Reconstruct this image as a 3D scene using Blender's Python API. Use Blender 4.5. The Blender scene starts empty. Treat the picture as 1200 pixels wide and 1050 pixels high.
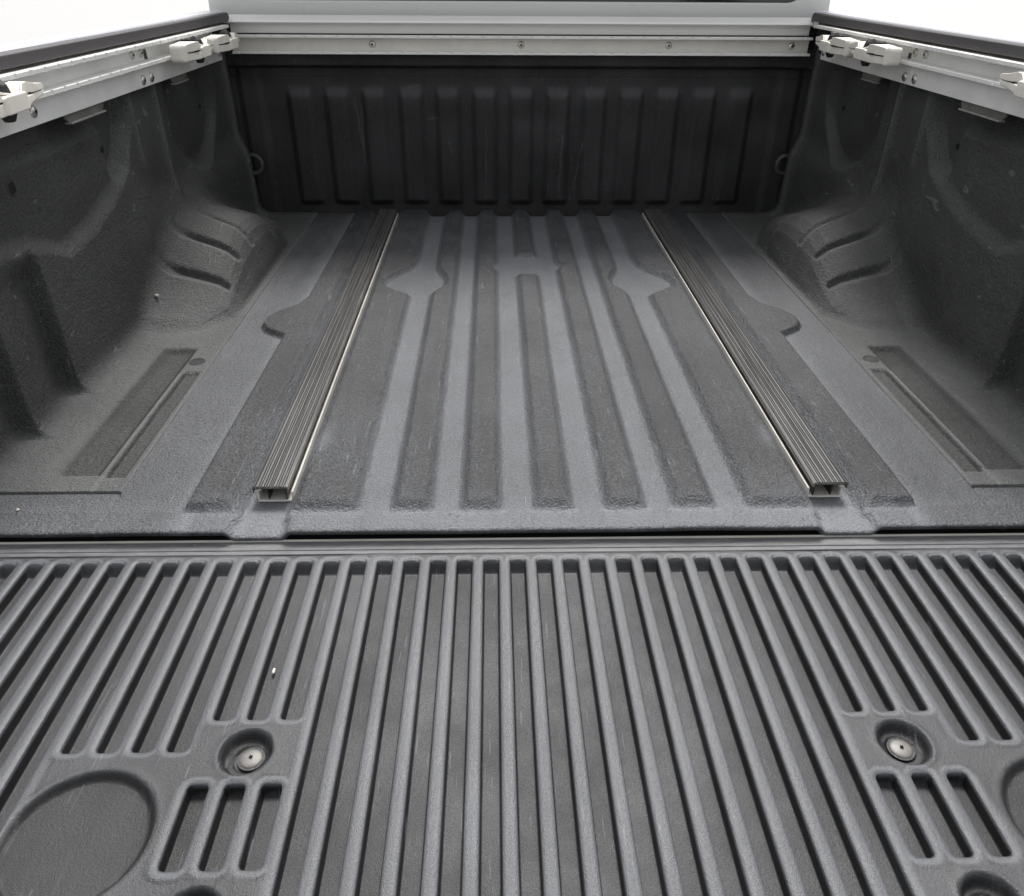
import bpy, bmesh, math, random
import numpy as np
from mathutils import Matrix, Vector
random.seed(4); rng = np.random.default_rng(4)
S = bpy.context.scene
# ------------------------------------------------------------------ camera
cam = bpy.data.cameras.new("camera"); cam.sensor_width = 36; cam.lens = 27; cam.clip_start = .02; cam.clip_end = 300
co = bpy.data.objects.new("camera", cam); S.collection.objects.link(co); S.camera = co
R = ((0.99974903, 0.00654687, -0.02142461), (-0.02161729, 0.5329131, -0.8458938), (0.0058795, 0.84614465, 0.53292088))
co.matrix_world = Matrix(((R[0][0], R[0][1], R[0][2], -0.0801), (R[1][0], R[1][1], R[1][2], 0), (R[2][0], R[2][1], R[2][2], .64), (0, 0, 0, 1)))
# ------------------------------------------------------------------ sky, sun, exposure
EL, AZ = math.radians(58), math.radians(8)      # sun ahead of the truck, slightly right
W = bpy.data.worlds.new("World"); S.world = W; W.use_nodes = True
wn, wl = W.node_tree.nodes, W.node_tree.links
sky = wn.new('ShaderNodeTexSky'); sky.sky_type = 'NISHITA'; sky.sun_disc = False
sky.sun_elevation = EL; sky.sun_rotation = AZ; sky.air_density = 1.0; sky.dust_density = 4.0; sky.ozone_density = 1.0
hs = wn.new('ShaderNodeHueSaturation'); hs.inputs['Saturation'].default_value = .08
wl.new(sky.outputs[0], hs.inputs['Color']); bg = wn['Background']; wl.new(hs.outputs[0], bg.inputs[0]); bg.inputs[1].default_value = .12
sun = bpy.data.lights.new("sun", 'SUN'); sun.energy = 1.5; sun.angle = math.radians(16); sun.color = (1, .97, .93)
so = bpy.data.objects.new("sun", sun); S.collection.objects.link(so)
sd = Vector((math.sin(AZ)*math.cos(EL), math.cos(AZ)*math.cos(EL), math.sin(EL)))
so.rotation_euler = sd.to_track_quat('Z', 'Y').to_euler(); so.location = (0, 0, 6)
S.view_settings.view_transform = 'Standard'; S.view_settings.look = 'None'; S.view_settings.gamma = 1
S.view_settings.exposure = 0.82
S.render.engine = 'CYCLES'

# ------------------------------------------------------------------ helpers
def link(o, parent=None):
    S.collection.objects.link(o)
    if parent: o.parent = parent
    return o
def meta(o, label=None, cat=None, group=None, kind=None):
    for k, v in (('label', label), ('category', cat), ('group', group), ('kind', kind)):
        if v: o[k] = v
    return o
def nodes(name, rough=.6, metal=0., spec=.5):
    m = bpy.data.materials.new(name); m.use_nodes = True
    b = m.node_tree.nodes['Principled BSDF']
    b.inputs['Roughness'].default_value = rough; b.inputs['Metallic'].default_value = metal
    b.inputs['Specular IOR Level'].default_value = spec
    return m, m.node_tree.nodes, m.node_tree.links, b
def noise(n, l, co_, scale, detail=2, rough=.5):
    t = n.new('ShaderNodeTexNoise'); t.inputs['Scale'].default_value = scale; t.inputs['Detail'].default_value = detail
    t.inputs['Roughness'].default_value = rough; l.new(co_, t.inputs['Vector']); return t.outputs['Fac']
def mathn(n, l, op, a, b=None, c=None, clamp=False):
    m = n.new('ShaderNodeMath'); m.operation = op; m.use_clamp = clamp
    for i, v in enumerate((a, b, c)):
        if v is None: continue
        if isinstance(v, (int, float)): m.inputs[i].default_value = v
        else: l.new(v, m.inputs[i])
    return m.outputs[0]
def mapr(n, l, v, a, b, c, d):
    m = n.new('ShaderNodeMapRange'); l.new(v, m.inputs[0])
    for i, x in enumerate((a, b, c, d)): m.inputs[1+i].default_value = x
    return m.outputs[0]
def mix(n, l, f, a, b):
    m = n.new('ShaderNodeMix'); m.data_type = 'RGBA'
    if isinstance(f, (int, float)): m.inputs[0].default_value = f
    else: l.new(f, m.inputs[0])
    for i, v in ((6, a), (7, b)):
        if isinstance(v, tuple): m.inputs[i].default_value = (*v, 1)
        else: l.new(v, m.inputs[i])
    return m.outputs[2]
def bump(n, l, b, h, dist, strength=1.):
    k = n.new('ShaderNodeBump'); k.inputs['Distance'].default_value = dist; k.inputs['Strength'].default_value = strength
    l.new(h, k.inputs['Height']); l.new(k.outputs[0], b.inputs['Normal'])

def liner_mat(name, dark, dusty_lit, rough, grain, gdist, speck=.35, spec=.5, blotch=.3):
    """Sprayed / moulded black liner: coarse grain, the vertex attribute adds dustiness plus painted highlights and shade."""
    m, n, l, b = nodes(name, rough, 0, spec)
    tc = n.new('ShaderNodeTexCoord').outputs['Object']
    at = n.new('ShaderNodeAttribute'); at.attribute_name = 'dust_shading'
    sc = 0
    for ang, sx, sy_, thr in ((.15, 260, 16, .735), (-.5, 300, 22, .75), (1.3, 240, 14, .755)):
        mp = n.new('ShaderNodeMapping'); l.new(tc, mp.inputs[0]); mp.inputs['Rotation'].default_value = (0, 0, ang); mp.inputs['Scale'].default_value = (sx, sy_, 40)
        sc = mathn(n, l, 'ADD', mapr(n, l, noise(n, l, mp.outputs[0], 1, 1), thr, thr+.03, 0, .45), sc)
    g1 = noise(n, l, tc, grain, 3, .6); g2 = noise(n, l, tc, grain*.36, 2); big = noise(n, l, tc, 6, 4, .6); mid = noise(n, l, tc, 32, 3, .6)
    st = n.new('ShaderNodeMapping'); l.new(tc, st.inputs[0]); st.inputs['Scale'].default_value = (60, 3, 8)
    streak = noise(n, l, st.outputs[0], 1, 4, .65)
    d = mathn(n, l, 'MULTIPLY_ADD', big, blotch, -blotch/2); d = mathn(n, l, 'ADD', d, at.outputs['Fac'])
    d = mathn(n, l, 'MULTIPLY_ADD', mathn(n, l, 'SUBTRACT', mid, .5), blotch*.8, d)
    d = mathn(n, l, 'MULTIPLY_ADD', mathn(n, l, 'SUBTRACT', streak, .5), blotch*.7, d)
    gg = mathn(n, l, 'MULTIPLY_ADD', mathn(n, l, 'SUBTRACT', g1, .5), speck*3, mathn(n, l, 'ADD', d, sc), clamp=True)
    c = mix(n, l, gg, dark, dusty_lit)
    l.new(c, b.inputs['Base Color'])
    l.new(mathn(n, l, 'ADD', mapr(n, l, mid, .3, .7, rough-.06, rough+.08), mapr(n, l, at.outputs['Fac'], .05, .45, .16, 0)), b.inputs['Roughness'])
    h = mathn(n, l, 'MULTIPLY_ADD', g2, .7, g1)
    bump(n, l, b, h, gdist)
    return m
M = {}
M['floor'] = liner_mat('sprayed_liner_floor', (.016, .017, .0185), (.188, .196, .214), .44, 330, .0028, .42, .6, .30)
M['side'] = liner_mat('sprayed_liner_side', (.017, .0175, .0175), (.185, .190, .190), .42, 350, .0042, .36, .6, .16)
M['head'] = liner_mat('sprayed_liner_front', (.008, .0085, .009), (.11, .11, .116), .48, 400, .0022, .14, .5, .3)
M['tail'] = liner_mat('moulded_tailgate_liner', (.0075, .008, .009), (.126, .131, .145), .38, 850, .0006, .11, .6, .26)
def simple(name, col, rough=.5, metal=0., var=.12, sc=25, bd=.0004, bs=300, spec=.5, stretch=None):
    m, n, l, b = nodes(name, rough, metal, spec)
    tc = n.new('ShaderNodeTexCoord').outputs['Object']
    v = tc
    if stretch:
        mp = n.new('ShaderNodeMapping'); l.new(tc, mp.inputs[0]); mp.inputs['Scale'].default_value = stretch; v = mp.outputs[0]
    f = noise(n, l, v, sc, 4, .6)
    l.new(mix(n, l, mapr(n, l, f, .3, .7, 0, 1), tuple(c*(1-var) for c in col), tuple(min(1, c*(1+var)) for c in col)), b.inputs['Base Color'])
    l.new(mapr(n, l, f, .3, .7, max(.05, rough-.08), rough+.1), b.inputs['Roughness'])
    bump(n, l, b, noise(n, l, v, bs, 2), bd)
    return m
M['alu'] = simple('anodised_aluminium', (.88, .88, .86), .42, .15, .06, 14, .0001, 600)
M['alu_worn'] = simple('dusty_aluminium', (.72, .70, .65), .5, .15, .08, 18, .0001, 600)
M['cover'] = simple('ribbed_grey_plastic', (.115, .113, .112), .36, .3, .55, 1, .0001, 300, stretch=(900, 6, 900))
M['cream'] = simple('cream_polymer', (.78, .75, .68), .5, 0, .05, 40, .0002, 500)
M['black'] = simple('black_plastic', (.02, .02, .022), .45, 0, .2, 40)
M['void'] = simple('dark_cavity', (.006, .006, .006), .9, 0, .2, 40)
M['trim'] = simple('textured_black_trim', (.060, .056, .060), .55, 0, .15, 120, .0004, 900)
M['paint'] = simple('silver_white_paint', (.56, .56, .61), .28, 0, .01, 5, 0.00002, 300)
M['cap'] = simple('pale_cap_paint', (.84, .84, .81), .4, 0, .015, 4, 0.00002, 300)
M['cab'] = simple('pale_grey_paint', (.72, .73, .72), .32, 0, .015, 4, 0.00002, 300)
M['steel'] = simple('zinc_steel', (.62, .60, .56), .3, .9, .1, 60, .0002, 400)
M['screw'] = simple('dull_steel_screw', (.20, .19, .18), .5, .3, .1, 150, .0001, 900)
M['dirt'] = simple('tan_grime', (.20, .16, .12), .85, 0, .25, 60, .0004, 400)
M['bracket2'] = simple('dull_bracket_edge', (.30, .30, .28), .5, .2, .2, 60, .0003, 400)
M['bracket'] = simple('grimy_bracket_steel', (.16, .16, .15), .6, .2, .2, 60, .0003, 400)
M['ring'] = simple('worn_black_ring', (.06, .06, .06), .5, 0, .3, 90)
M['hinge'] = simple('scuffed_hinge_plastic', (.15, .15, .157), .45, 0, .25, 30, .0003, 500, stretch=(1, 6, 6))
M['ground'] = simple('white_concrete', (.44, .44, .435), .8, 0, .03, 2, .001, 60)
M['glass'], _n, _l, _b = nodes('dark_window_glass', .05, 0, .6); _b.inputs['Base Color'].default_value = (.012, .012, .013, 1)
M['grit'] = simple('tan_grit', (.38, .30, .22), .9, 0, .3, 200)
M['white_crumb'] = simple('pale_crumb', (.75, .68, .62), .8, 0, .1, 300)
M['red_crumb'] = simple('reddish_crumb', (.55, .28, .20), .8, 0, .15, 300)

def grid(name, P, mat, parent=None, dust_shading=None, flip=False, smooth=True):
    ny, nx = P.shape[:2]
    me = bpy.data.meshes.new(name); idx = np.arange(ny*nx).reshape(ny, nx)
    q = np.stack([idx[:-1, :-1], idx[:-1, 1:], idx[1:, 1:], idx[1:, :-1]], -1).reshape(-1, 4)
    if flip: q = q[:, ::-1]
    nf = len(q)
    me.vertices.add(ny*nx); me.vertices.foreach_set('co', np.ascontiguousarray(P, dtype=np.float32).ravel())
    me.loops.add(nf*4); me.loops.foreach_set('vertex_index', q.ravel().astype(np.int32))
    me.polygons.add(nf); me.polygons.foreach_set('loop_start', np.arange(0, nf*4, 4, dtype=np.int32))
    me.update(calc_edges=True)
    me.polygons.foreach_set('use_smooth', np.full(nf, smooth))
    if dust_shading is not None:
        a = me.attributes.new('dust_shading', 'FLOAT', 'POINT'); a.data.foreach_set('value', np.ascontiguousarray(dust_shading, dtype=np.float32).ravel())
    me.materials.append(mat); me.validate(); 
    return link(bpy.data.objects.new(name, me), parent)
def from_bm(name, bm, mat, parent=None, smooth=False, bevel=0, seg=2, normals=True):
    if normals: bmesh.ops.recalc_face_normals(bm, faces=bm.faces)
    me = bpy.data.meshes.new(name); bm.to_mesh(me); bm.free(); me.materials.append(mat)
    if smooth: me.polygons.foreach_set('use_smooth', [True]*len(me.polygons))
    o = link(bpy.data.objects.new(name, me), parent)
    if bevel:
        b = o.modifiers.new('bevel', 'BEVEL'); b.width = bevel; b.segments = seg; b.limit_method = 'ANGLE'; b.angle_limit = math.radians(40)
    return o
def bm_box(bm, x0, x1, y0, y1, z0, z1):
    v = [bm.verts.new(p) for p in ((x0, y0, z0), (x1, y0, z0), (x1, y1, z0), (x0, y1, z0), (x0, y0, z1), (x1, y0, z1), (x1, y1, z1), (x0, y1, z1))]
    for f in ((0, 3, 2, 1), (4, 5, 6, 7), (0, 1, 5, 4), (1, 2, 6, 5), (2, 3, 7, 6), (3, 0, 4, 7)): bm.faces.new([v[i] for i in f])
def box(name, mat, parent, *a, bevel=.001, **k):
    bm = bmesh.new(); bm_box(bm, *a); return from_bm(name, bm, mat, parent, bevel=bevel, **k)
def extrude_poly(bm, pts, f, t0, t1):
    """closed 2-D polygon pts swept from t0 to t1; f(a, b, t) -> xyz"""
    A = [bm.verts.new(f(a, b, t0)) for a, b in pts]; B = [bm.verts.new(f(a, b, t1)) for a, b in pts]
    n = len(pts)
    for i in range(n): bm.faces.new((A[i], A[(i+1) % n], B[(i+1) % n], B[i]))
    bm.faces.new(A[::-1]); bm.faces.new(B)
def cyl(bm, c, axis, r, h, n=20, r2=None):
    axis = Vector(axis).normalized(); q = Vector((0, 0, 1)).rotation_difference(axis).to_matrix().to_4x4()
    bmesh.ops.create_cone(bm, cap_ends=True, segments=n, radius1=r, radius2=r if r2 is None else r2, depth=h, matrix=Matrix.Translation(Vector(c)) @ q)
def sstep(a, b, x):
    t = np.clip((x-a)/(b-a), 0, 1); return t*t*(3-2*t)
def sd_box(x, y, x0, x1, y0, y1, r=.004):
    cx, cy, hx, hy = (x0+x1)/2, (y0+y1)/2, (x1-x0)/2-r, (y1-y0)/2-r
    dx, dy = np.abs(x-cx)-hx, np.abs(y-cy)-hy
    return np.hypot(np.maximum(dx, 0), np.maximum(dy, 0))+np.minimum(np.maximum(dx, dy), 0)-r
def sd_poly(x, y, P):
    d = np.full(x.shape, 1e9); s = np.ones(x.shape); n = len(P)
    for i in range(n):
        ax, ay = P[i]; bx, by = P[i-1]
        ex, ey = bx-ax, by-ay; wx, wy = x-ax, y-ay
        t = np.clip((wx*ex+wy*ey)/(ex*ex+ey*ey), 0, 1)
        d = np.minimum(d, (wx-ex*t)**2+(wy-ey*t)**2)
        c1, c2, c3 = y >= ay, y < by, ex*wy > ey*wx
        s = np.where((c1 & c2 & c3) | (~c1 & ~c2 & ~c3), -s, s)
    return s*np.sqrt(d)
def smooth_noise(shape, cell, seed):
    r = np.random.default_rng(seed); ny, nx = shape
    gy, gx = int(ny/cell)+3, int(nx/cell)+3; g = r.standard_normal((gy, gx))
    yy = np.arange(ny)/cell; xx = np.arange(nx)/cell
    iy, ix = yy.astype(int), xx.astype(int); fy, fx = yy-iy, xx-ix
    fy, fx = (fy*fy*(3-2*fy))[:, None], (fx*fx*(3-2*fx))[None]
    a, b = g[np.ix_(iy, ix)], g[np.ix_(iy, ix+1)]; c, d = g[np.ix_(iy+1, ix)], g[np.ix_(iy+1, ix+1)]
    return (a*(1-fx)+b*fx)*(1-fy)+(c*(1-fx)+d*fx)*fy

# ------------------------------------------------------------------ ground
g = bmesh.new(); bmesh.ops.create_grid(g, x_segments=4, y_segments=4, size=120)
go = from_bm('ground', g, M['ground'], normals=False); go.location.z = -.82; meta(go, kind='structure')

# ------------------------------------------------------------------ the truck
truck = link(bpy.data.objects.new('pickup_truck', None)); truck.location = (0, 0, 0)
meta(truck, 'pale pickup truck with open black-lined cargo bed and ribbed tailgate folded down', 'pickup truck')

# ---- bed floor
xs = np.linspace(-.80, .80, 577); ys = np.concatenate([[.8500, .8400, .8290, .8205, .8150, .8126, .8136, .8175], np.arange(.826, 2.3531, .0036)])
nose = np.array([-.0170, -.0166, -.0155, -.0130, -.0090, -.0040, -.0012, 0.])
X, Y = np.meshgrid(xs, ys); A = np.abs(X)
pads = [sd_box(A, Y, -.0265, .0265, .857, 1.789), sd_box(A, Y, -.0265, .0265, 1.929, 2.40),
        sd_box(A, Y, .0725, .128, .857, 2.40), sd_box(A, Y, .168, .225, .857, 2.40), sd_box(A, Y, .2705, .362, .857, 2.40),
        sd_poly(A, Y, [(.440, .857), (.508, .857), (.505, 1.430), (.520, 1.440), (.548, 1.462), (.562, 1.490), (.561, 1.520), (.545, 1.553), (.512, 1.592), (.498, 1.64), (.496, 2.40), (.440, 2.40)])*np.where(A > .48, 1.8, 1.)]
low = [sd_poly(A, Y, [(.238, 1.60), (.258, 1.60), (.268, 1.655), (.300, 1.68), (.336, 1.722), (.338, 1.745), (.322, 1.775), (.296, 1.81), (.277, 1.85), (.270, 1.92), (.226, 1.92), (.221, 1.83), (.207, 1.79), (.196, 1.752), (.200, 1.715), (.222, 1.675)]),
       sd_poly(A, Y, [(0, 1.800), (.070, 1.800), (.076, 1.835), (.087, 1.855), (.076, 1.875), (.070, 1.915), (0, 1.915)])]
sp = pads[0]
for p in pads[1:]: sp = np.minimum(sp, p)
for p in low: sp = np.maximum(sp, -p)
up = sstep(.0065, -.0125, sp)
Z = .0130*up
# shallow pressed fold across the pads beside the diamonds
fold = np.exp(-((Y-1.70)/.006)**2)*.0012*((A > .17) & (A < .365))+sstep(1.70, 1.697, Y)*sstep(1.60, 1.697, Y)*.0
Z += -fold*up + .0015*np.exp(-((Y-1.79)/.018)**2)*((A > .17) & (A < .36))*up
ch = sstep(.006, -.006, sd_box(A, Y, .368, .433, .70, 2.4)); flare = sstep(.86, .81, Y)*.006
ch = np.maximum(ch, sstep(.010, -.004, sd_box(A, Y, .368-.002, .433+.002, .70, .84)))
Z -= .010*ch
Z += .0006*smooth_noise(X.shape, 40, 3)
Z = Z*(Y > .815)
Z[:8] = nose[:, None]-.010*ch[8][None]*np.linspace(1, 1, 8)[:, None]
Z[:8] += (Z[8][None]-(-.010*ch[8][None]))*np.linspace(.6, 1, 8)[:, None]*.9
Z -= .014*((A > .616) & (Y > .908))
Z -= .0016*np.exp(-((A-.6135)/.002)**2)*(Y < .905)            # crease running on to the lip
# scalloped front end, low grooves end early in a dark gap
Z -= .03*sstep(2.322, 2.334, Y)*(1-up)*(A < .36); Z -= .02*sstep(2.346, 2.353, Y)*up
dust_shading = .64-.48*up+.12*sstep(.90, .84, Y)+.22*np.exp(-((Y-.852)/.004)**2)*(sp < .012)*(sp > 0)-.14*sstep(1.2, 2.3, Y)*(A > .36)  # includes a highlight line painted on the near pad ends
dust_shading += .10*sstep(.012, 0, np.abs(A-.500))*(sp > 0)
dust_shading -= (.20*sstep(.495, .53, A)+.04*sstep(.36, .45, A))*(1-up*.6)
dust_shading += .14*np.exp(-(np.maximum(A-.508, 0)/.020)**2)*(1-up)*(A > .49)
dust_shading -= .10*(Y < .857)*sstep(.30, .5, A)
dust_shading += .22*ch*(Y < .90) - .1*ch*(Y > .91)
dust_shading += .05*smooth_noise(X.shape, 60, 7)+.30*np.exp(-((A-.350)/.012)**2-((Y-1.03)/.035)**2)+.12*np.exp(-((A-.358)/.004)**2)*(Y > .9)*(smooth_noise(X.shape, 9, 31) > .2)
dust_shading[:6] -= .45  # shade painted onto the underside of the lip
floor = grid('bed_floor', np.stack([X, Y, Z], -1), M['floor'], truck, dust_shading)

# ---- side panels with wheel arches: a solid described by functions, cut by rays from inside the bed
def smin(a, b, k):
    h = np.clip(.5+.5*(b-a)/k, 0, 1); return b*(1-h)+a*h-k*h*(1-h)
sy = np.array([1.37, 1.44, 1.50, 1.598, 1.685, 1.78, 1.87, 1.95, 2.03, 2.10, 2.17, 2.24, 2.30]); sv = np.array([0, .06, .17, .44, .74, .92, .90, .78, .59, .46, .32, .18, .06])
xs_shift = lambda y: .50*np.clip(y-2.02, 0, 1)**1.15+.75*np.clip(1.54-y, 0, .2)
gx = np.array([.600, .622, .630, .638, .643, .655, .675, .700, .735, .77, .80, .86]); gz = np.array([-.05, -.01, .03, .062, .085, .112, .135, .147, .160, .172, .182, .20])
def f_side(x, y, z):
    # outer wall distance as a function of (y, z)
    zl = np.interp(y, [.9, 1.0, 1.118, 1.21, 1.30, 1.41, 1.52, 1.60, 1.66, 1.70], [.27, .275, .275, .258, .222, .235, .262, .300, .38, .6])
    r1 = sstep(-.014, .022, z-zl)*sstep(1.67, 1.635, y)
    panel = sstep(.392, .366, z)*sstep(1.575, 1.535, y)*r1          # cushion inside the recess
    z2 = .205+((y-2.04)/.115)**2*.05
    r2 = sstep(-.010, .020, z-z2)*sstep(1.87, 1.93, y)*sstep(2.24, 2.17, y)
    rr = .010*sstep(1.805, 1.84, y)*sstep(.16, .24, z)
    d = .028-.032*r1+.018*panel-.022*r2-rr
    d += .008*np.exp(-((y-1.795)/.010)**2)*sstep(.17, .22, z)+.004*np.exp(-((y-1.672)/.009)**2)*sstep(.25, .3, z)
    d += .010*sstep(.24, .17, z)*sstep(1.62, 1.80, y)
    for a, b in ((1.055, 1.188), (.905, 1.040)):
        d -= .024*np.clip((y-a)/(b-a), 0, 1)**1.5*sstep(b+.012, b-.002, y)*sstep(.262, .215, z)
    d += .007*sstep(2.275, 2.32, y)+.006*np.exp(-((y-2.325)/.014)**2)
    d -= .012*sstep(.385, .41, z)*sstep(1.70, 1.62, y)*sstep(.9, 1., y)*0
    d += .0020*np.sin(y*7+z*9)*np.cos(z*13-y*4)
    d -= .018*sstep(1.0, .93, y)*sstep(.12, .02, z)
    fw = (.826+.012*z-d)-x
    # floor with its pressed recesses
    wx0 = .659+(1.3825-y)*0; wx1 = .7237+(1.3825-y)*.03
    well = np.maximum(wx0-x, np.maximum(.943-y, y-1.383+.35*np.maximum(x-.70, 0)))
    strip = np.maximum(np.maximum(.6225-x, x-.6485), np.maximum(.938-y, y-1.279))
    zf = .0035-.0105*sstep(.004, -.014, well)*sstep(wx1+.004, wx1-.022, x)-.006*sstep(.0025, -.0025, strip)
    zf += .0025*np.exp(-((x-.654)/.004)**2)*(y > .945)*(y < 1.27)
    ff = z-zf
    s = np.interp(y, sy, sv)
    # pressed grooves across the arch
    xq = x-xs_shift(y); top = np.interp(xq, gx, gz); sl = np.sqrt(1+(2.2*s*(x < .66)+.5)**2)
    rib = 0
    for k, (yr, xa, xb) in enumerate(((1.610, .652, .805), (1.705, .652, .80), (1.800, .645, .77), (1.975, .640, .76), (2.13, .640, .74))):
        t = y-yr-(x-.70)*.10
        c = sstep(xa-.004, xa+.004, xq)*sstep(xb+.01, xb-.06, xq)
        dep = (.0145, .0140, .0105, .008, .006)[k]
        rib = rib+dep*c*np.where(t > 0, np.exp(-(t/.0055)**2), np.clip(1+t/.021, 0, 1))
    fa = (z-s*top+rib)/sl*.9
    fa = fa+.03*(1-sstep(0, .16, s))
    f = smin(ff, fa, .011)
    f = smin(f, fw, .040)
    return f
NY, NT = 560, 400
yy = np.linspace(.902, 2.350, NY)
px0, pz0 = .40, .47
t0 = math.atan2(.6125-px0, pz0-.0035); t1 = math.radians(92.5)
th = np.linspace(t0, t1, NT); YY, TT = np.meshgrid(yy, th, indexing='ij')
dx, dz = np.sin(TT), -np.cos(TT)
lo = np.zeros_like(YY)+.16; hi = lo.copy(); found = np.zeros(YY.shape, bool)
for r in np.arange(.16, .66, .010):
    v = f_side(px0+dx*(r+.010), YY, pz0+dz*(r+.010)) < 0
    new = v & ~found
    lo = np.where(new, r, lo); hi = np.where(new, r+.010, hi); found |= new
lo = np.where(found, lo, .5); hi = np.where(found, hi, .5)
for _ in range(12):
    m_ = (lo+hi)/2; v = f_side(px0+dx*m_, YY, pz0+dz*m_) < 0
    hi = np.where(v, m_, hi); lo = np.where(v, lo, m_)
PX, PZ = px0+dx*hi, pz0+dz*hi
# dustier low down where it faces up; ledges higher get a painted highlight
ny_ = np.gradient(PZ, axis=1); nx_ = np.gradient(PX, axis=1); upf = np.abs(nx_)/np.hypot(nx_, ny_)
sn = smooth_noise(PX.shape, 45, 11)
flat = upf**2
dsd = .17+.42*flat*sstep(.10, 0, PZ)*(.55+.45*sstep(1.9, 1.2, YY))+.36*flat*sstep(.05, .2, PZ)*(YY < 1.7)+.10*flat*sstep(.05, .2, PZ)*(YY >= 1.7)+.05*sn
dsd += .26*np.exp(-((YY-1.797)/.009)**2)*sstep(.17, .23, PZ)+.17*np.exp(-((YY-1.672)/.010)**2)*sstep(.26, .30, PZ)+.18*np.exp(-((YY-2.312)/.008)**2)+.16*np.exp(-((PZ-(.205+((YY-2.04)/.115)**2*.05))/.012)**2)*(YY > 1.90)*(YY < 2.2)*(PX > .78)  # painted highlights along the wall ridges, corner post and pocket rim
for k, (yr, xa, xb) in enumerate(((1.610, .652, .805), (1.705, .652, .80), (1.800, .645, .77), (1.975, .640, .76), (2.13, .640, .74))):  # rib lips: worn edges plus painted highlights; groove faces painted darker
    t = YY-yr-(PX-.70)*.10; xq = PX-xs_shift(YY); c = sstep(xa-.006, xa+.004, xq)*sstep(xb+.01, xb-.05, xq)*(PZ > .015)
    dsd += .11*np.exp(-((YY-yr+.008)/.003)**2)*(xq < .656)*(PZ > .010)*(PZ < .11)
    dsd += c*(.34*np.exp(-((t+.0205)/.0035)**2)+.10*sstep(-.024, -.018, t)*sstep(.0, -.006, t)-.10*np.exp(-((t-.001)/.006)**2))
w_ = np.maximum(np.maximum(.659-PX, PX-.7237), np.maximum(.943-YY, YY-1.383)); s_ = np.maximum(np.maximum(.6225-PX, PX-.6485), np.maximum(.938-YY, YY-1.279))
dsd = dsd-.42*sstep(.004, -.004, w_)*(PZ < .02)-.40*sstep(.002, -.002, s_)*(PZ < .02)  # well and strip toned darker than the panel around them
dsd += .30*sstep(.6160, .6130, PX)*(PZ < .02)
dsd += .30*np.exp(-((PX-.654)/.004)**2)*(PZ < .02)*(YY < 1.27)
for sgn in (-1, 1):
    skirtX = np.concatenate([np.full((NY, 1), .6125), PX], 1); skirtZ = np.concatenate([np.full((NY, 1), -.003), PZ], 1)
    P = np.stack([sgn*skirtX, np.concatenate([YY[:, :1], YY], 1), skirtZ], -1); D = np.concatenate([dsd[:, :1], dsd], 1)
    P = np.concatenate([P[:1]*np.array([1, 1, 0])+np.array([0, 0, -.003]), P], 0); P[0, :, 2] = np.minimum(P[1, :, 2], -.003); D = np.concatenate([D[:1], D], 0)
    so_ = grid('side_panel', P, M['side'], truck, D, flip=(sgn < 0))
    def hit(y, z):
        r = np.arange(.70, .90, .0005); return r[np.argmax(f_side(r, np.full_like(r, y), np.full_like(r, z)) < 0)]
    for (y, z, r) in ((1.221, .3466, .0085), ((1.538 if sgn < 0 else 1.578), .341, .0060), (2.148, .327, .0065)):
        bm = bmesh.new(); h = hit(y, z)
        cyl(bm, (sgn*(h+.0008), y, z), (1, 0, 0), r, .005, 20)
        from_bm('bolt_hole', bm, M['void'], so_)
        if r > .007:
            bm = bmesh.new(); bmesh.ops.create_circle(bm, cap_ends=False, segments=24, radius=r*1.05); bmesh.ops.create_circle(bm, cap_ends=False, segments=24, radius=r*1.8)
            bmesh.ops.bridge_loops(bm, edges=bm.edges)
            for v in bm.verts:
                R_ = math.hypot(v.co.x, v.co.y); v.co = Vector((sgn*(h-(.002 if R_ < r*1.3 else -.0005)), y+v.co.x, z+v.co.y))
            from_bm('boss', bm, M['side'], so_, smooth=True)
    if sgn < 0:
        bm = bmesh.new(); x0 = -(hit(1.28, .395)-.0015)
        prof = [(1.20, .45), (1.20, .398)]+[(1.245+.045*math.cos(t), .398+.020*math.sin(t)) for t in np.linspace(math.pi, 1.75*math.pi, 9)]+[(1.300, .386), (1.315, .388)]+[(1.335+.030*math.cos(t), .404+.016*math.sin(t)) for t in np.linspace(1.3*math.pi, 2*math.pi, 7)]+[(1.366, .45)]
        extrude_poly(bm, prof, lambda a, b, t: (t, a, b), x0-.010, x0+.0035)
        from_bm('scalloped_plate', bm, M['trim'], so_, bevel=.0015)
    bm = bmesh.new(); cyl(bm, (sgn*.6405, 1.322, .0032), (0, 0, 1), .0115, .0012, 24); from_bm('drain_hole', bm, M['black'], so_)  # dark disc stands in for an open floor hole
    bm = bmesh.new()
    for i in range(28):
        a = 2*math.pi*i/28; b_ = 2*math.pi*(i+1)/28
        v = [bm.verts.new((sgn*.6405+R_*math.cos(t), 1.322+R_*math.sin(t), z)) for t, R_, z in ((a, .0115, .0036), (b_, .0115, .0036), (b_, .0135, .0052), (a, .0135, .0052))]
        w = [bm.verts.new((sgn*.6405+R_*math.cos(t), 1.322+R_*math.sin(t), z)) for t, R_, z in ((a, .0155, .0034), (b_, .0155, .0034))]
        bm.faces.new(v); bm.faces.new((v[3], v[2], w[1], w[0]))
    bmesh.ops.remove_doubles(bm, verts=bm.verts, dist=1e-5)
    from_bm('hole_rim', bm, M['side'], so_, smooth=True)
    box('rear_pillar', M['side'], truck, *sorted((sgn*.795, sgn*.86)), .80, .9005, -.05, .42, bevel=.006)

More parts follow.
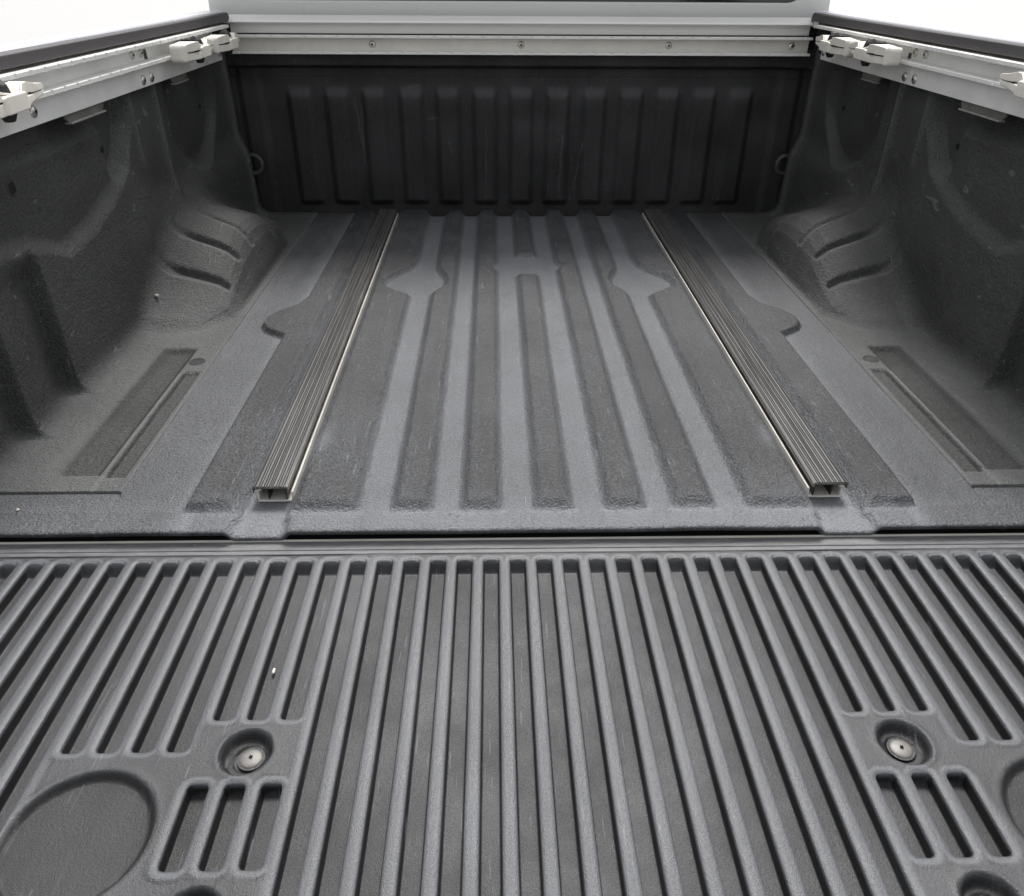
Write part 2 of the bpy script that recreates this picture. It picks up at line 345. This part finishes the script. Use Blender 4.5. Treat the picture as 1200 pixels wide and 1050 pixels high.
# ---- head board
xs = np.linspace(-.83, .83, 560); zs = np.linspace(-.04, .445, 170); X, Zg = np.meshgrid(xs, zs)
rib = np.zeros_like(X)
for k in range(-6, 7):
    rib = np.maximum(rib, sstep(.013, -.009, sd_box(X, Zg, k*.1046-.029, k*.1046+.029, .028, .40, .006))*sstep(.350, .316, Zg))
for s in (-1, 1): rib = np.maximum(rib, .8*sstep(.012, -.010, sd_box(X*s, Zg, .735, .79, -.1, .40, .01)))
lip = sstep(.392, .402, Zg)*.020; pocket = sstep(.368, .376, Zg)*sstep(.402, .392, Zg)*.006
Yg = 2.385-.013*rib-lip+pocket +.0008*smooth_noise(X.shape, 40, 5)
dh = .20+.10*sstep(.37, .34, Zg)*sstep(.28, .33, Zg)+.05*smooth_noise(X.shape, 30, 8)+.34*np.exp(-((Zg-.333)/.012)**2)*sstep(.034, .022, np.abs((X+.0523) % .1046-.0523))*(np.abs(X) < .68)  # rib top caps painted paler as highlights
dh += .06*np.maximum(0, smooth_noise(X.shape, 14, 9))*sstep(.25, .05, np.abs(X-.1))
# drip marks and scuffs
for (x0, z0, x1, z1, w) in ((-.475, .315, -.455, .12, .0022), (-.455, .30, -.46, .19, .0018), (-.21, .20, -.20, .17, .002), (-.32, .345, -.29, .35, .003), (-.27, .26, -.24, .265, .0025), (.12, .22, .115, .04, .0018), (.18, .2, .16, .06, .0016), (-.10, .24, -.105, .02, .0016)):
    ex, ez = x1-x0, z1-z0; t = np.clip(((X-x0)*ex+(Zg-z0)*ez)/(ex*ex+ez*ez), 0, 1)
    dd = np.hypot(X-x0-ex*t+.0012*np.sin(Zg*90), Zg-z0-ez*t); dh += .8*np.exp(-(dd/w)**2)*(rng.random(X.shape)*.7+.15)
headb = grid('head_board', np.stack([X, Yg, Zg], -1), M['head'], truck, dh, flip=False)
box('sill_light_block', M['void'], truck, -.80, .80, .8205, .92, -.16, -.0215, bevel=.002)  # added black box, blocks light leaking under the lip
bm = bmesh.new(); bm_box(bm, -.80, .80, 2.30, 2.42, -.06, -.045); from_bm('gap_floor', bm, M['void'], truck)

# ---- tie-down rings on the head board corners
for s in (-1, 1):
    root = truck; cx, cy, cz = s*.783, 2.335, .146
    bm = bmesh.new(); bm_box(bm, *sorted((cx+s*.004, cx+s*.016)), cy-.004, cy+.014, cz-.032, cz+.032)
    br = from_bm('ring_bracket', bm, M['ring'], truck, bevel=.002)
    bm = bmesh.new(); pts = []
    for i in range(21):
        a = -math.pi/2+math.pi*i/20; pts.append((cx-s*(.008+.024*math.cos(a)), cy, cz+.025*math.sin(a)))
    pts += [(cx+s*.006, cy, cz+.025), (cx+s*.006, cy, cz-.025)]
    n = len(pts)
    ring = []
    for i in range(n):
        p = Vector(pts[i]); t = (Vector(pts[(i+1) % n])-Vector(pts[i-1])).normalized(); u = Vector((0, 1, 0)); w = t.cross(u).normalized()
        ring.append([bm.verts.new(p+.0065*(math.cos(b)*u+math.sin(b)*w)) for b in [2*math.pi*j/8 for j in range(8)]])
    for i in range(n):
        for j in range(8): bm.faces.new((ring[i][j], ring[i][(j+1) % 8], ring[(i+1) % n][(j+1) % 8], ring[(i+1) % n][j]))
    from_bm('tie_down_ring', bm, M['ring'], br, smooth=True)

# ---- tailgate
ZT = -.020; PIT = .03466
tail = box('tailgate', M['void'], truck, -.76, .76, .15, .813, -.075, -.046, bevel=.003)
# x samples gathered at the slot walls
fh = [.06, .14, .21, .245, .262, .274, .283, .291, .298, .304, .312, .322, .336, .356, .40]; fr = np.array([-.5]+[-q for q in fh[::-1]]+[0]+fh)
xs = np.concatenate([(k+.5)*PIT+fr*PIT for k in range(-22, 22)]); xs = xs[(xs > -.755) & (xs < .755)]
ys = np.concatenate([np.arange(.16, .34, .004), np.arange(.34, .3640, .0018), np.arange(.364, .380, .0009), np.arange(.380, .446, .0018), np.arange(.446, .460, .0009), np.arange(.460, .484, .0016), np.arange(.484, .497, .0009), np.arange(.497, .521, .0016), np.arange(.521, .534, .0009), np.arange(.534, .60, .0025), np.arange(.60, .755, .004), np.arange(.755, .7905, .0012)]); ys = np.unique(np.round(ys, 4)); ys = ys[np.concatenate([[True], np.diff(ys) > .0006])]
X, Y = np.meshgrid(xs, ys); A = np.abs(X)
hw = .0103; sl = np.full(X.shape, 1.)
def slot(k, y0, y1):
    global sl
    m = (np.abs(A-(k+.5)*PIT) < PIT*.75)
    d = sd_box(A, Y, (k+.5)*PIT-hw, (k+.5)*PIT+hw, y0, y1, .0055)
    # far end of every slot is a slope, so shorten the distance there
    sl = np.where(m, np.minimum(sl, d), sl)
for k in range(8): slot(k, .05, .7755)
for k in (8, 9, 10): slot(k, .527, .7755); slot(k, .371, .453)
for k in (11, 12, 13, 14): slot(k, .490, .7755)
for k in range(15, 22): slot(k, .05, .7755)
z = -.0155*sstep(.0004, -.0017, sl)
# sloping top end wall
z = z*np.where(Y > .755, 1-.0*Y, 1)
end = sstep(.7765, .7605, Y); z = np.where((Y > .75) & (sl < .001), np.maximum(z, -.0160*end-.0003), z)
z += -.0011*sstep(.004, .0, sl)*(sl > 0) if False else 0
crown = np.where((sl > 0) & (sl < .008), -.0018*(1-np.clip(sl/.0052, 0, 1))**2, 0); z += crown
cup = np.hypot((A-.4575), (Y-.402)); z += -.0085*sstep(.0680, .0600, cup)+.0006*np.exp(-((cup-.071)/.003)**2)
for (cx, cy, r) in ((.329, .488, .0268), (.333, .330, .0268)):
    c = np.hypot(A-cx, Y-cy); z += -.0125*sstep(r, r-.0070, c)-.003*sstep(.016, .013, c)+.0007*np.exp(-((c-r-.002)/.0025)**2)
z += -.0014*sstep(.7850, .7885, Y)
z += .0008*smooth_noise(X.shape, 60, 21)*(sl > .01)
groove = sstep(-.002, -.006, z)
dt = .27-.27*groove+.42*sstep(.0085, .0060, sl)*(sl > 0)*(1-groove)+.14*groove*sstep(-.0150, -.0154, z)+.20*sstep(.7595, .763, Y)*groove+.05*smooth_noise(X.shape, 50, 13)  # ridge tops: wear plus painted highlight; slot walls carry painted shade
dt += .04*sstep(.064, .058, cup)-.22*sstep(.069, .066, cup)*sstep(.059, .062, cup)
dt += .10*sstep(.44, .50, A)*sstep(.58, .70, Y)*(1-groove)
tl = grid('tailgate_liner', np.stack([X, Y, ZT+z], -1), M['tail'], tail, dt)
box('edge_strip', M['hinge'], tail, -.758, .758, .7890, .7962, ZT-.010, ZT-.0008, bevel=.0005)
box('hinge_strip', M['alu_worn'], tail, -.758, .758, .8145, .8168, ZT-.012, ZT+.0022, bevel=.0006)
hb = box('hinge_cover', M['hinge'], tail, -.758, .758, .7966, .8143, ZT-.012, ZT+.0002, bevel=.0012)
for s in (-1, 1):
    for cx, cy in ((.329, .489), (.333, .330)):
        cx_ = s*cx+(.001 if s > 0 else .003); bm = bmesh.new()
        bmesh.ops.create_uvsphere(bm, u_segments=28, v_segments=14, radius=.0112, matrix=Matrix.Translation((cx_, cy, ZT-.0130)) @ Matrix.Diagonal((1, 1, .24, 1)))
        sc = from_bm('screw', bm, M['screw'], tail, smooth=True)
        bm = bmesh.new(); cyl(bm, (cx_, cy, ZT-.0136), (0, 0, 1), .0135, .0016, 28); from_bm('washer', bm, M['black'], sc)
        bm = bmesh.new()
        for a in (0, math.pi/2):
            q = bmesh.ops.create_cube(bm, size=1, matrix=Matrix.Translation((cx_, cy, ZT-.0093)) @ Matrix.Rotation(a+.5, 4, 'Z') @ Matrix.Diagonal((.0038, .0010, .0010, 1)))
        from_bm('cross_slot', bm, M['void'], sc)

# ---- floor rails
for s in (-1, 1):
    F = lambda a, b, t: (s*a, t, b)
    bm = bmesh.new(); z0 = -.0085
    prof = [(.366, z0), (.417, z0), (.417, .013), (.4105, .013), (.4105, .0105), (.4145, .0105), (.4145, z0+.003), (.3695, z0+.003), (.3695, .0080), (.366, .0095)]
    extrude_poly(bm, prof, F, .890, 2.325); rl = from_bm('floor_rail', bm, M['alu_worn'], truck, bevel=.0004, seg=1)
    bm = bmesh.new()
    extrude_poly(bm, [(.3755, -.004), (.377, -.004), (.377, .010), (.3755, .010)], F, .8905, 2.325)
    extrude_poly(bm, [(.4005, -.004), (.402, -.004), (.402, .012), (.4005, .012)], F, .8905, 2.325)
    from_bm('inner_web', bm, M['black'], rl)
    top = [(.3715, .0125)]; xx = .3715
    top.append((.3715, .0190)); 
    groovs = [.3755, .3785, .3830, .3860, .3905, .3930, .3955, .3995, .4025, .4070, .4100, .4150]
    for gq in groovs: top += [(gq, .0210), (gq+.0002, .0186), (gq+.0014, .0186), (gq+.0016, .0210)]
    top += [(.4190, .0205), (.4210, .0180), (.4210, .0105), (.4195, .0105), (.4195, .0165), (.3740, .0165), (.3740, .0125)]
    bm = bmesh.new(); extrude_poly(bm, top, F, .886, 2.325); from_bm('rail_cover', bm, M['cover'], rl)
    # grime that has crept from under the rail on its inner side
    bm = bmesh.new()
    for i in range(16):
        y = .93+random.random()*1.2; w = .002+random.random()*.004; L = .01+random.random()*.03
        bmesh.ops.create_uvsphere(bm, u_segments=8, v_segments=5, radius=1, matrix=Matrix.Translation((s*(.3645-random.random()*.002), y, -.006 if s < 0 else -.006)) @ Matrix.Diagonal((w, L, .0012, 1)))
    gr = from_bm('grime', bm, M['dirt'], rl, smooth=True); gr['kind'] = 'stuff'

# ---- aluminium side rails (two lengths each side) and the front rail
def flange_poly(a0, a1, t0, t1, pitch, toward, nd=.0022, nw=.004):
    """plan outline of a flange whose free edge a1 carries small round notches"""
    pts = [(a0, t0), (a1, t0)]; t = t0+pitch*.6
    while t < t1-pitch*.4:
        for q in (-1, -.6, 0, .6, 1): pts.append((a1+toward*nd*math.sqrt(max(0, 1-q*q)), t+q*nw))
        t += pitch
    return pts+[(a1, t1), (a0, t1)]
def bolt(c, axis, parent, r=.0085, mat='steel', name='bolt'):
    bm = bmesh.new(); ax = Vector(axis).normalized(); q = Vector((0, 0, 1)).rotation_difference(ax).to_matrix().to_4x4()
    bmesh.ops.create_uvsphere(bm, u_segments=18, v_segments=10, radius=r, matrix=Matrix.Translation(Vector(c)) @ q @ Matrix.Diagonal((1, 1, .5, 1)))
    o = from_bm(name, bm, M[mat], parent, smooth=True)
    bm = bmesh.new(); cyl(bm, Vector(c)+ax*r*.46, axis, r*.32, .0010, 6); from_bm('hex_socket', bm, M['void'], None).parent = parent
    return o
for s in (-1, 1):
    dz_ = .007 if s > 0 else 0.
    for (ya, yb) in ((.86, 1.7388), (1.7400, 2.25)):
        F = lambda a, b, t: (s*a, t, b+dz_)
        bm = bmesh.new()
        pr = [(.7850, .4250), (.7850, .4630), (.8000, .4640), (.8000, .4960), (.8030, .4960), (.8030, .4600), (.7880, .4600), (.7880, .4250)]
        extrude_poly(bm, pr, F, ya, yb)
        rail = from_bm('side_rail', bm, M['alu'], truck, bevel=.0006, seg=1)
        for (zc0, zc1, nm) in ((.4625, .4695, 'lower_flange'), (.4955, .5025, 'upper_flange')):
            bm = bmesh.new(); P2 = flange_poly(.8015, .7690, ya+.001, yb-.001+(.05 if yb > 2 and nm == 'upper_flange' else 0), .044, +1)
            lo_ = [bm.verts.new((s*a, t, zc0+dz_)) for a, t in P2]; hi_ = [bm.verts.new((s*a, t, zc1+dz_)) for a, t in P2]; n = len(P2)
            for i in range(n): bm.faces.new((lo_[i], lo_[(i+1) % n], hi_[(i+1) % n], hi_[i]))
            bm.faces.new(lo_); bm.faces.new(hi_); bmesh.ops.triangulate(bm, faces=[f for f in bm.faces if len(f.verts) > 4])
            from_bm(nm, bm, M['alu'], rail, bevel=.0006, seg=1)
        ax = (-s, 0, 0)
        ybs = (1.718,) if ya < 1 else (1.762,)
        for yb_ in ybs:
            bolt((s*.7845, yb_, .4425+dz_-.004), ax, rail, .0095); bolt((s*.7995, yb_+.01, .4825+dz_), ax, rail, .0085)
        if ya < 1: bolt((s*.7845, 1.285 if s < 0 else 1.23, .4450+dz_), ax, rail, .0095)
        else: bolt((s*.7845, 2.232, .4420+dz_), ax, rail, .0085)
    # brackets that hang below the rail
    for (y0, y1) in ((1.385, 1.535), (1.885, 1.985)):
        bm = bmesh.new(); zt = .424+dz_
        pts = [(y0, zt+.01), (y0+.002, zt-.006), (y0+.010, zt-.013), (y1-.010, zt-.013), (y1-.002, zt-.006), (y1, zt+.01)]
        extrude_poly(bm, pts, lambda a, b, t: (s*t, a, b), .790, .794); bk = from_bm('rail_bracket', bm, M['bracket'], truck, bevel=.0008)
        bm = bmesh.new(); bm_box(bm, *sorted((s*.7845, s*.797)), y0+.008, y1-.008, zt-.0155, zt-.0125); from_bm('bracket_lip', bm, M['bracket2'], bk, bevel=.001)
    # backing behind rails, trim and painted bed side
    box('rail_backing', M['dirt'], truck, *sorted((s*.8035, s*.811)), .80, 2.36, .501, .508+dz_, bevel=.001)
    box('rail_shadow_gap', M['void'], truck, *sorted((s*.8040, s*.8105)), .80, 2.36, .44, .5005, bevel=.0005)  # near-black box paints in the shadow behind the rail
    bm = bmesh.new(); extrude_poly(bm, [(.782, .5075), (.784, .5245), (.788, .5275), (.800, .5275), (.800, .5075)], F, .80, 2.362); from_bm('rail_cap', bm, M['trim'], truck, bevel=.0015)
    bm = bmesh.new(); extrude_poly(bm, [(.8012, .512), (.8012, .5268), (.806, .5300), (.832, .5315), (.850, .5295), (.867, .521), (.876, .50), (.882, .40), (.882, -.20), (.872, -.25), (.868, .40), (.862, .49), (.850, .510)], F, .78, 2.40)
    from_bm('bed_side', bm, M['paint'], truck, smooth=False, bevel=.004)

def Fx(a, b, t): return (t, a, b)
bm = bmesh.new()
extrude_poly(bm, [(2.363, .4325), (2.363, .4725), (2.367, .4725), (2.367, .4325)], Fx, -.787, .789)
fr_ = from_bm('front_rail', bm, M['alu_worn'], truck, bevel=.0005)
for z0, z1, nm in ((.4310, .4370, 'lower_flange'), (.4700, .4760, 'upper_flange')):
    bm = bmesh.new(); P2 = flange_poly(2.3645, 2.3370, -.787, .789, .0436, +1)
    lo_ = [bm.verts.new((t, a, z0)) for a, t in P2]; hi_ = [bm.verts.new((t, a, z1)) for a, t in P2]; n = len(P2)
    for i in range(n): bm.faces.new((lo_[i], lo_[(i+1) % n], hi_[(i+1) % n], hi_[i]))
    bm.faces.new(lo_); bm.faces.new(hi_); bmesh.ops.triangulate(bm, faces=[f for f in bm.faces if len(f.verts) > 4])
    from_bm(nm, bm, M['alu'], fr_, bevel=.0006, seg=1)
for x in (-.405, 0.0, .405, .745): bolt((x-.003, 2.3625, .4540), (0, -1, 0), fr_, .0095, 'steel')
bm = bmesh.new(); extrude_poly(bm, [(2.374, .4780), (2.374, .5015), (2.350, .5025), (2.345, .5060), (2.350, .5105), (2.374, .5210), (2.405, .5210), (2.405, .4780)], Fx, -.789, .789)
from_bm('front_cap', bm, M['cap'], truck, bevel=.0015)
bm = bmesh.new(); bm_box(bm, -.868, .868, 2.377, 2.435, .436, .4995); from_bm('cap_backing', bm, M['void'], truck)

# ---- cab seen over the head board
bm = bmesh.new()
outer = [(-.86, -.25), (-.86, .52), (-.845, .80), (-.76, 1.02), (-.60, 1.06), (.60, 1.06), (.76, 1.02), (.845, .80), (.86, .52), (.86, -.25)]
def rr(x0, x1, z0, z1, r, n=6):
    o = []
    for cx, cz, a0 in ((x1-r, z1-r, 0), (x0+r, z1-r, 90), (x0+r, z0+r, 180), (x1-r, z0+r, 270)):
        for i in range(n+1):
            a = math.radians(a0+90*i/n); o.append((cx+r*math.cos(a), cz+r*math.sin(a)))
    return o
win = rr(-.765, .785, .5535, .98, .045)
ov = [bm.verts.new((a, 2.445, b)) for a, b in outer]; wv = [bm.verts.new((a, 2.445, b)) for a, b in win]
eo = [bm.edges.new((ov[i], ov[(i+1) % len(ov)])) for i in range(len(ov))]; ew = [bm.edges.new((wv[i], wv[(i+1) % len(wv)])) for i in range(len(wv))]
bmesh.ops.triangle_fill(bm, edges=eo+ew, use_beauty=True)
front = list(bm.faces); ret = bmesh.ops.extrude_face_region(bm, geom=front)
for v in [g_ for g_ in ret['geom'] if isinstance(g_, bmesh.types.BMVert)]: v.co.y += .03
cab = from_bm('cab_rear_panel', bm, M['cab'], truck, bevel=.004)
bm = bmesh.new(); extrude_poly(bm, rr(-.770, .790, .545, .985, .045), lambda a, b, t: (a, t, b), 2.460, 2.466); from_bm('rear_window', bm, M['glass'], cab)
bm = bmesh.new(); extrude_poly(bm, [(-.86, -.25), (-.86, .52), (-.845, .80), (-.76, 1.02), (-.60, 1.06), (.60, 1.06), (.76, 1.02), (.845, .80), (.86, .52), (.86, -.25)], lambda a, b, t: (a*.998, t, b-.002), 2.476, 3.9); from_bm('cab_body', bm, M['cab'], truck, bevel=.03)
box('rear_bumper', M['black'], truck, -.80, .80, .70, .80, -.35, -.12, bevel=.02)

# ------------------------------------------------------------------ tie-down cleats (lift off the rails)
def loft(bm, secs, n=20, e=.45):
    rings = []
    for (t, cx, cz, hx, hz) in secs:
        r_ = []
        for i in range(n):
            a = 2*math.pi*(i+.5)/n; c, s_ = math.cos(a), math.sin(a)
            r_.append(bm.verts.new((cx+hx*math.copysign(abs(c)**e, c), t, cz+hz*math.copysign(abs(s_)**e, s_))))
        rings.append(r_)
    for a, b in zip(rings, rings[1:]):
        for i in range(n): bm.faces.new((a[i], a[(i+1) % n], b[(i+1) % n], b[i]))
    bm.faces.new(rings[0][::-1]); bm.faces.new(rings[-1])
def cleat(side, y, z, label, L=.22, flipy=1):
    """local +x is into the bed"""
    r = link(bpy.data.objects.new('tie_down_cleat', None)); r.location = (side*.765, y, z); r.rotation_euler = (0, 0, 0)
    meta(r, label, 'cleat', 'cream tie-down cleats clamped on the side rails')
    k = -side; h = L/2
    def stack(name, secs, mat, bev):
        bm = bmesh.new(); prev = None
        for t, xa, xb, za, zb in secs:
            v = [bm.verts.new((k*p, flipy*t*h, q)) for p, q in ((xa, za), (xb, za), (xb, zb), (xa, zb))]
            if prev:
                for i in range(4): bm.faces.new((prev[i], prev[(i+1) % 4], v[(i+1) % 4], v[i]))
            else: bm.faces.new(v[::-1])
            prev = v
        bm.faces.new(prev); o = from_bm(name, bm, M[mat], r, smooth=False, bevel=bev, seg=3)
        o.data.polygons.foreach_set('use_smooth', [True]*len(o.data.polygons)); m_ = o.modifiers.new('normals', 'WEIGHTED_NORMAL'); return o
    stack('upper_body', [(-1, .008, .027, -.001, .010), (-.88, .006, .038, -.001, .0145), (-.50, .006, .043, -.001, .0165), (-.36, .007, .043, -.001, .0155), (-.28, .008, .043, -.001, .0010),
          (.14, .008, .043, -.001, .0010), (.22, .010, .040, -.001, .0075), (.34, .010, .036, -.001, .0135), (.48, .010, .033, -.001, .0140), (.66, .011, .034, -.001, .0095), (.88, .012, .031, -.001, .0070), (1, .015, .025, .000, .0040)], 'cream', .0036)
    stack('lower_body', [(-.97, .008, .026, -.0155, -.0022), (-.86, .006, .037, -.0180, -.0022), (-.40, .006, .043, -.0190, -.0022), (.30, .008, .040, -.0175, -.0022), (.50, .010, .034, -.0140, -.0022), (.84, .012, .031, -.0095, -.0022), (.97, .015, .026, -.0070, -.0022)], 'cream', .0028)
    stack('dark_seam', [(-.90, .012, .0360, -.0030, .0002), (-.50, .012, .0437, -.0030, .0002), (.28, .012, .037, -.0030, .0002), (.86, .015, .028, -.0030, .0002)], 'void', 0)
    stack('face_panel', [(-.30, .030, .0445, -.0175, .0020), (-.25, .030, .0470, -.0175, .0050), (.20, .030, .0465, -.0165, .0050), (.28, .030, .0425, -.0155, .0030)], 'cream', .0016)
    stack('end_plate', [(-1.07, .004, .028, -.0165, .0105), (-1.00, .002, .035, -.0205, .0150), (-.93, .004, .0395, -.0205, .0150)], 'cream', .0055)
    # strap that arches over the knob, and a small rib on the horn
    stack('strap', [(-.38, .034, .040, .0110, .0155), (-.20, .036, .041, .0060, .0090), (-.05, .0365, .041, .0040, .0065), (.14, .0355, .040, .0045, .0070), (.26, .031, .0365, .0090, .0125), (.36, .028, .034, .0120, .0150)], 'cream', .0012)
    bm = bmesh.new(); cyl(bm, (k*.026, flipy*-.07*h, .0095), (0, 0, 1), .0160, .016, 20, .012); cyl(bm, (k*.026, flipy*-.07*h, .0205), (0, 0, 1), .0120, .007, 20, .006); from_bm('knob', bm, M['black'], r, bevel=.001)
    bm = bmesh.new(); cyl(bm, (k*.025, 0, -.0245), (0, 0, 1), .0070, .012, 16, .0125); from_bm('wing_nut', bm, M['black'], r, bevel=.0015)
    # foot clamped in the channel
    bm = bmesh.new(); bm_box(bm, *sorted((-k*.030, k*.010)), flipy*.045, flipy*.085, -.010, .010); from_bm('clamp_foot', bm, M['black'], r, bevel=.001)
    return r
cleat(-1, 1.945, .478, 'nearer cream cleat of the pair by the left front corner, on the left side rail')
cleat(-1, 2.165, .476, 'cream tie-down cleat at the left front corner of the bed, tip over the front rail')
cleat(1, 1.865, .485, 'cream tie-down cleat on the right side rail, beside the four joint bolts')
cleat(1, 2.075, .483, 'cream tie-down cleat at the right front corner of the bed, farthest on the right rail')
cleat(-1, 1.140, .484, 'cream tie-down cleat cut by the left edge of the photo, dark knob showing in it')
cleat(1, 1.245, .490, 'cream tie-down cleat cut by the right edge of the photo, only its rounded tip showing')

# ------------------------------------------------------------------ small litter
def crumb(name, label, cat, loc, size, mat):
    bm = bmesh.new()
    bmesh.ops.create_icosphere(bm, subdivisions=2, radius=1)
    for v in bm.verts:
        v.co = Vector((v.co.x*size[0], v.co.y*size[1], v.co.z*size[2]))*(.6+.8*random.random())
    o = from_bm(name, bm, M[mat], smooth=True); o.location = loc; meta(o, label, cat); return o
crumb('paint_flake', 'small ragged white flake stuck on the left wheel arch below its grooves', 'flake', (-.7800, 1.531, .0545), (.0045, .0022, .0030), 'white_crumb')
crumb('crumb', 'tiny pale crumb on the floor at the far left of the lip', 'crumb', (-.737, .862, .002), (.0022, .0022, .0014), 'white_crumb')
crumb('leaf_fragment', 'tiny reddish leaf fragment on the floor left of the left floor rail', 'leaf fragment', (-.49, 1.118, .0100), (.006, .003, .0012), 'red_crumb')
crumb('crumb', 'tiny white crumb in a groove of the tailgate liner below the left floor rail', 'crumb', (-.330, .600, ZT-.011), (.0016, .004, .0014), 'white_crumb')

bm = bmesh.new()
def grain(x, y, z, q):
    bmesh.ops.create_icosphere(bm, subdivisions=1, radius=q, matrix=Matrix.Translation((x, y, z)) @ Matrix.Rotation(random.random()*6, 4, 'Z') @ Matrix.Diagonal((1, .7+random.random()*.8, .55, 1)))
for sx in (-1, 1):
    for i in range(70): grain(sx*(.3565-abs(random.gauss(0, .004))), .92+random.random()*1.35, .0092, .0005+random.random()*.0009)
for i in range(60): grain((random.random()-.5)*1.4, .800+random.random()*.013, ZT+.0006, .0004+random.random()*.0007)
for i in range(60): grain((random.random()-.5)*1.1, .83+random.random()*.02, .0006, .0004+random.random()*.0006)
gt = from_bm('grit', bm, M['grit']); meta(gt, 'fine tan grit scattered along the floor rails and the tailgate seam', 'grit', None, 'stuff')
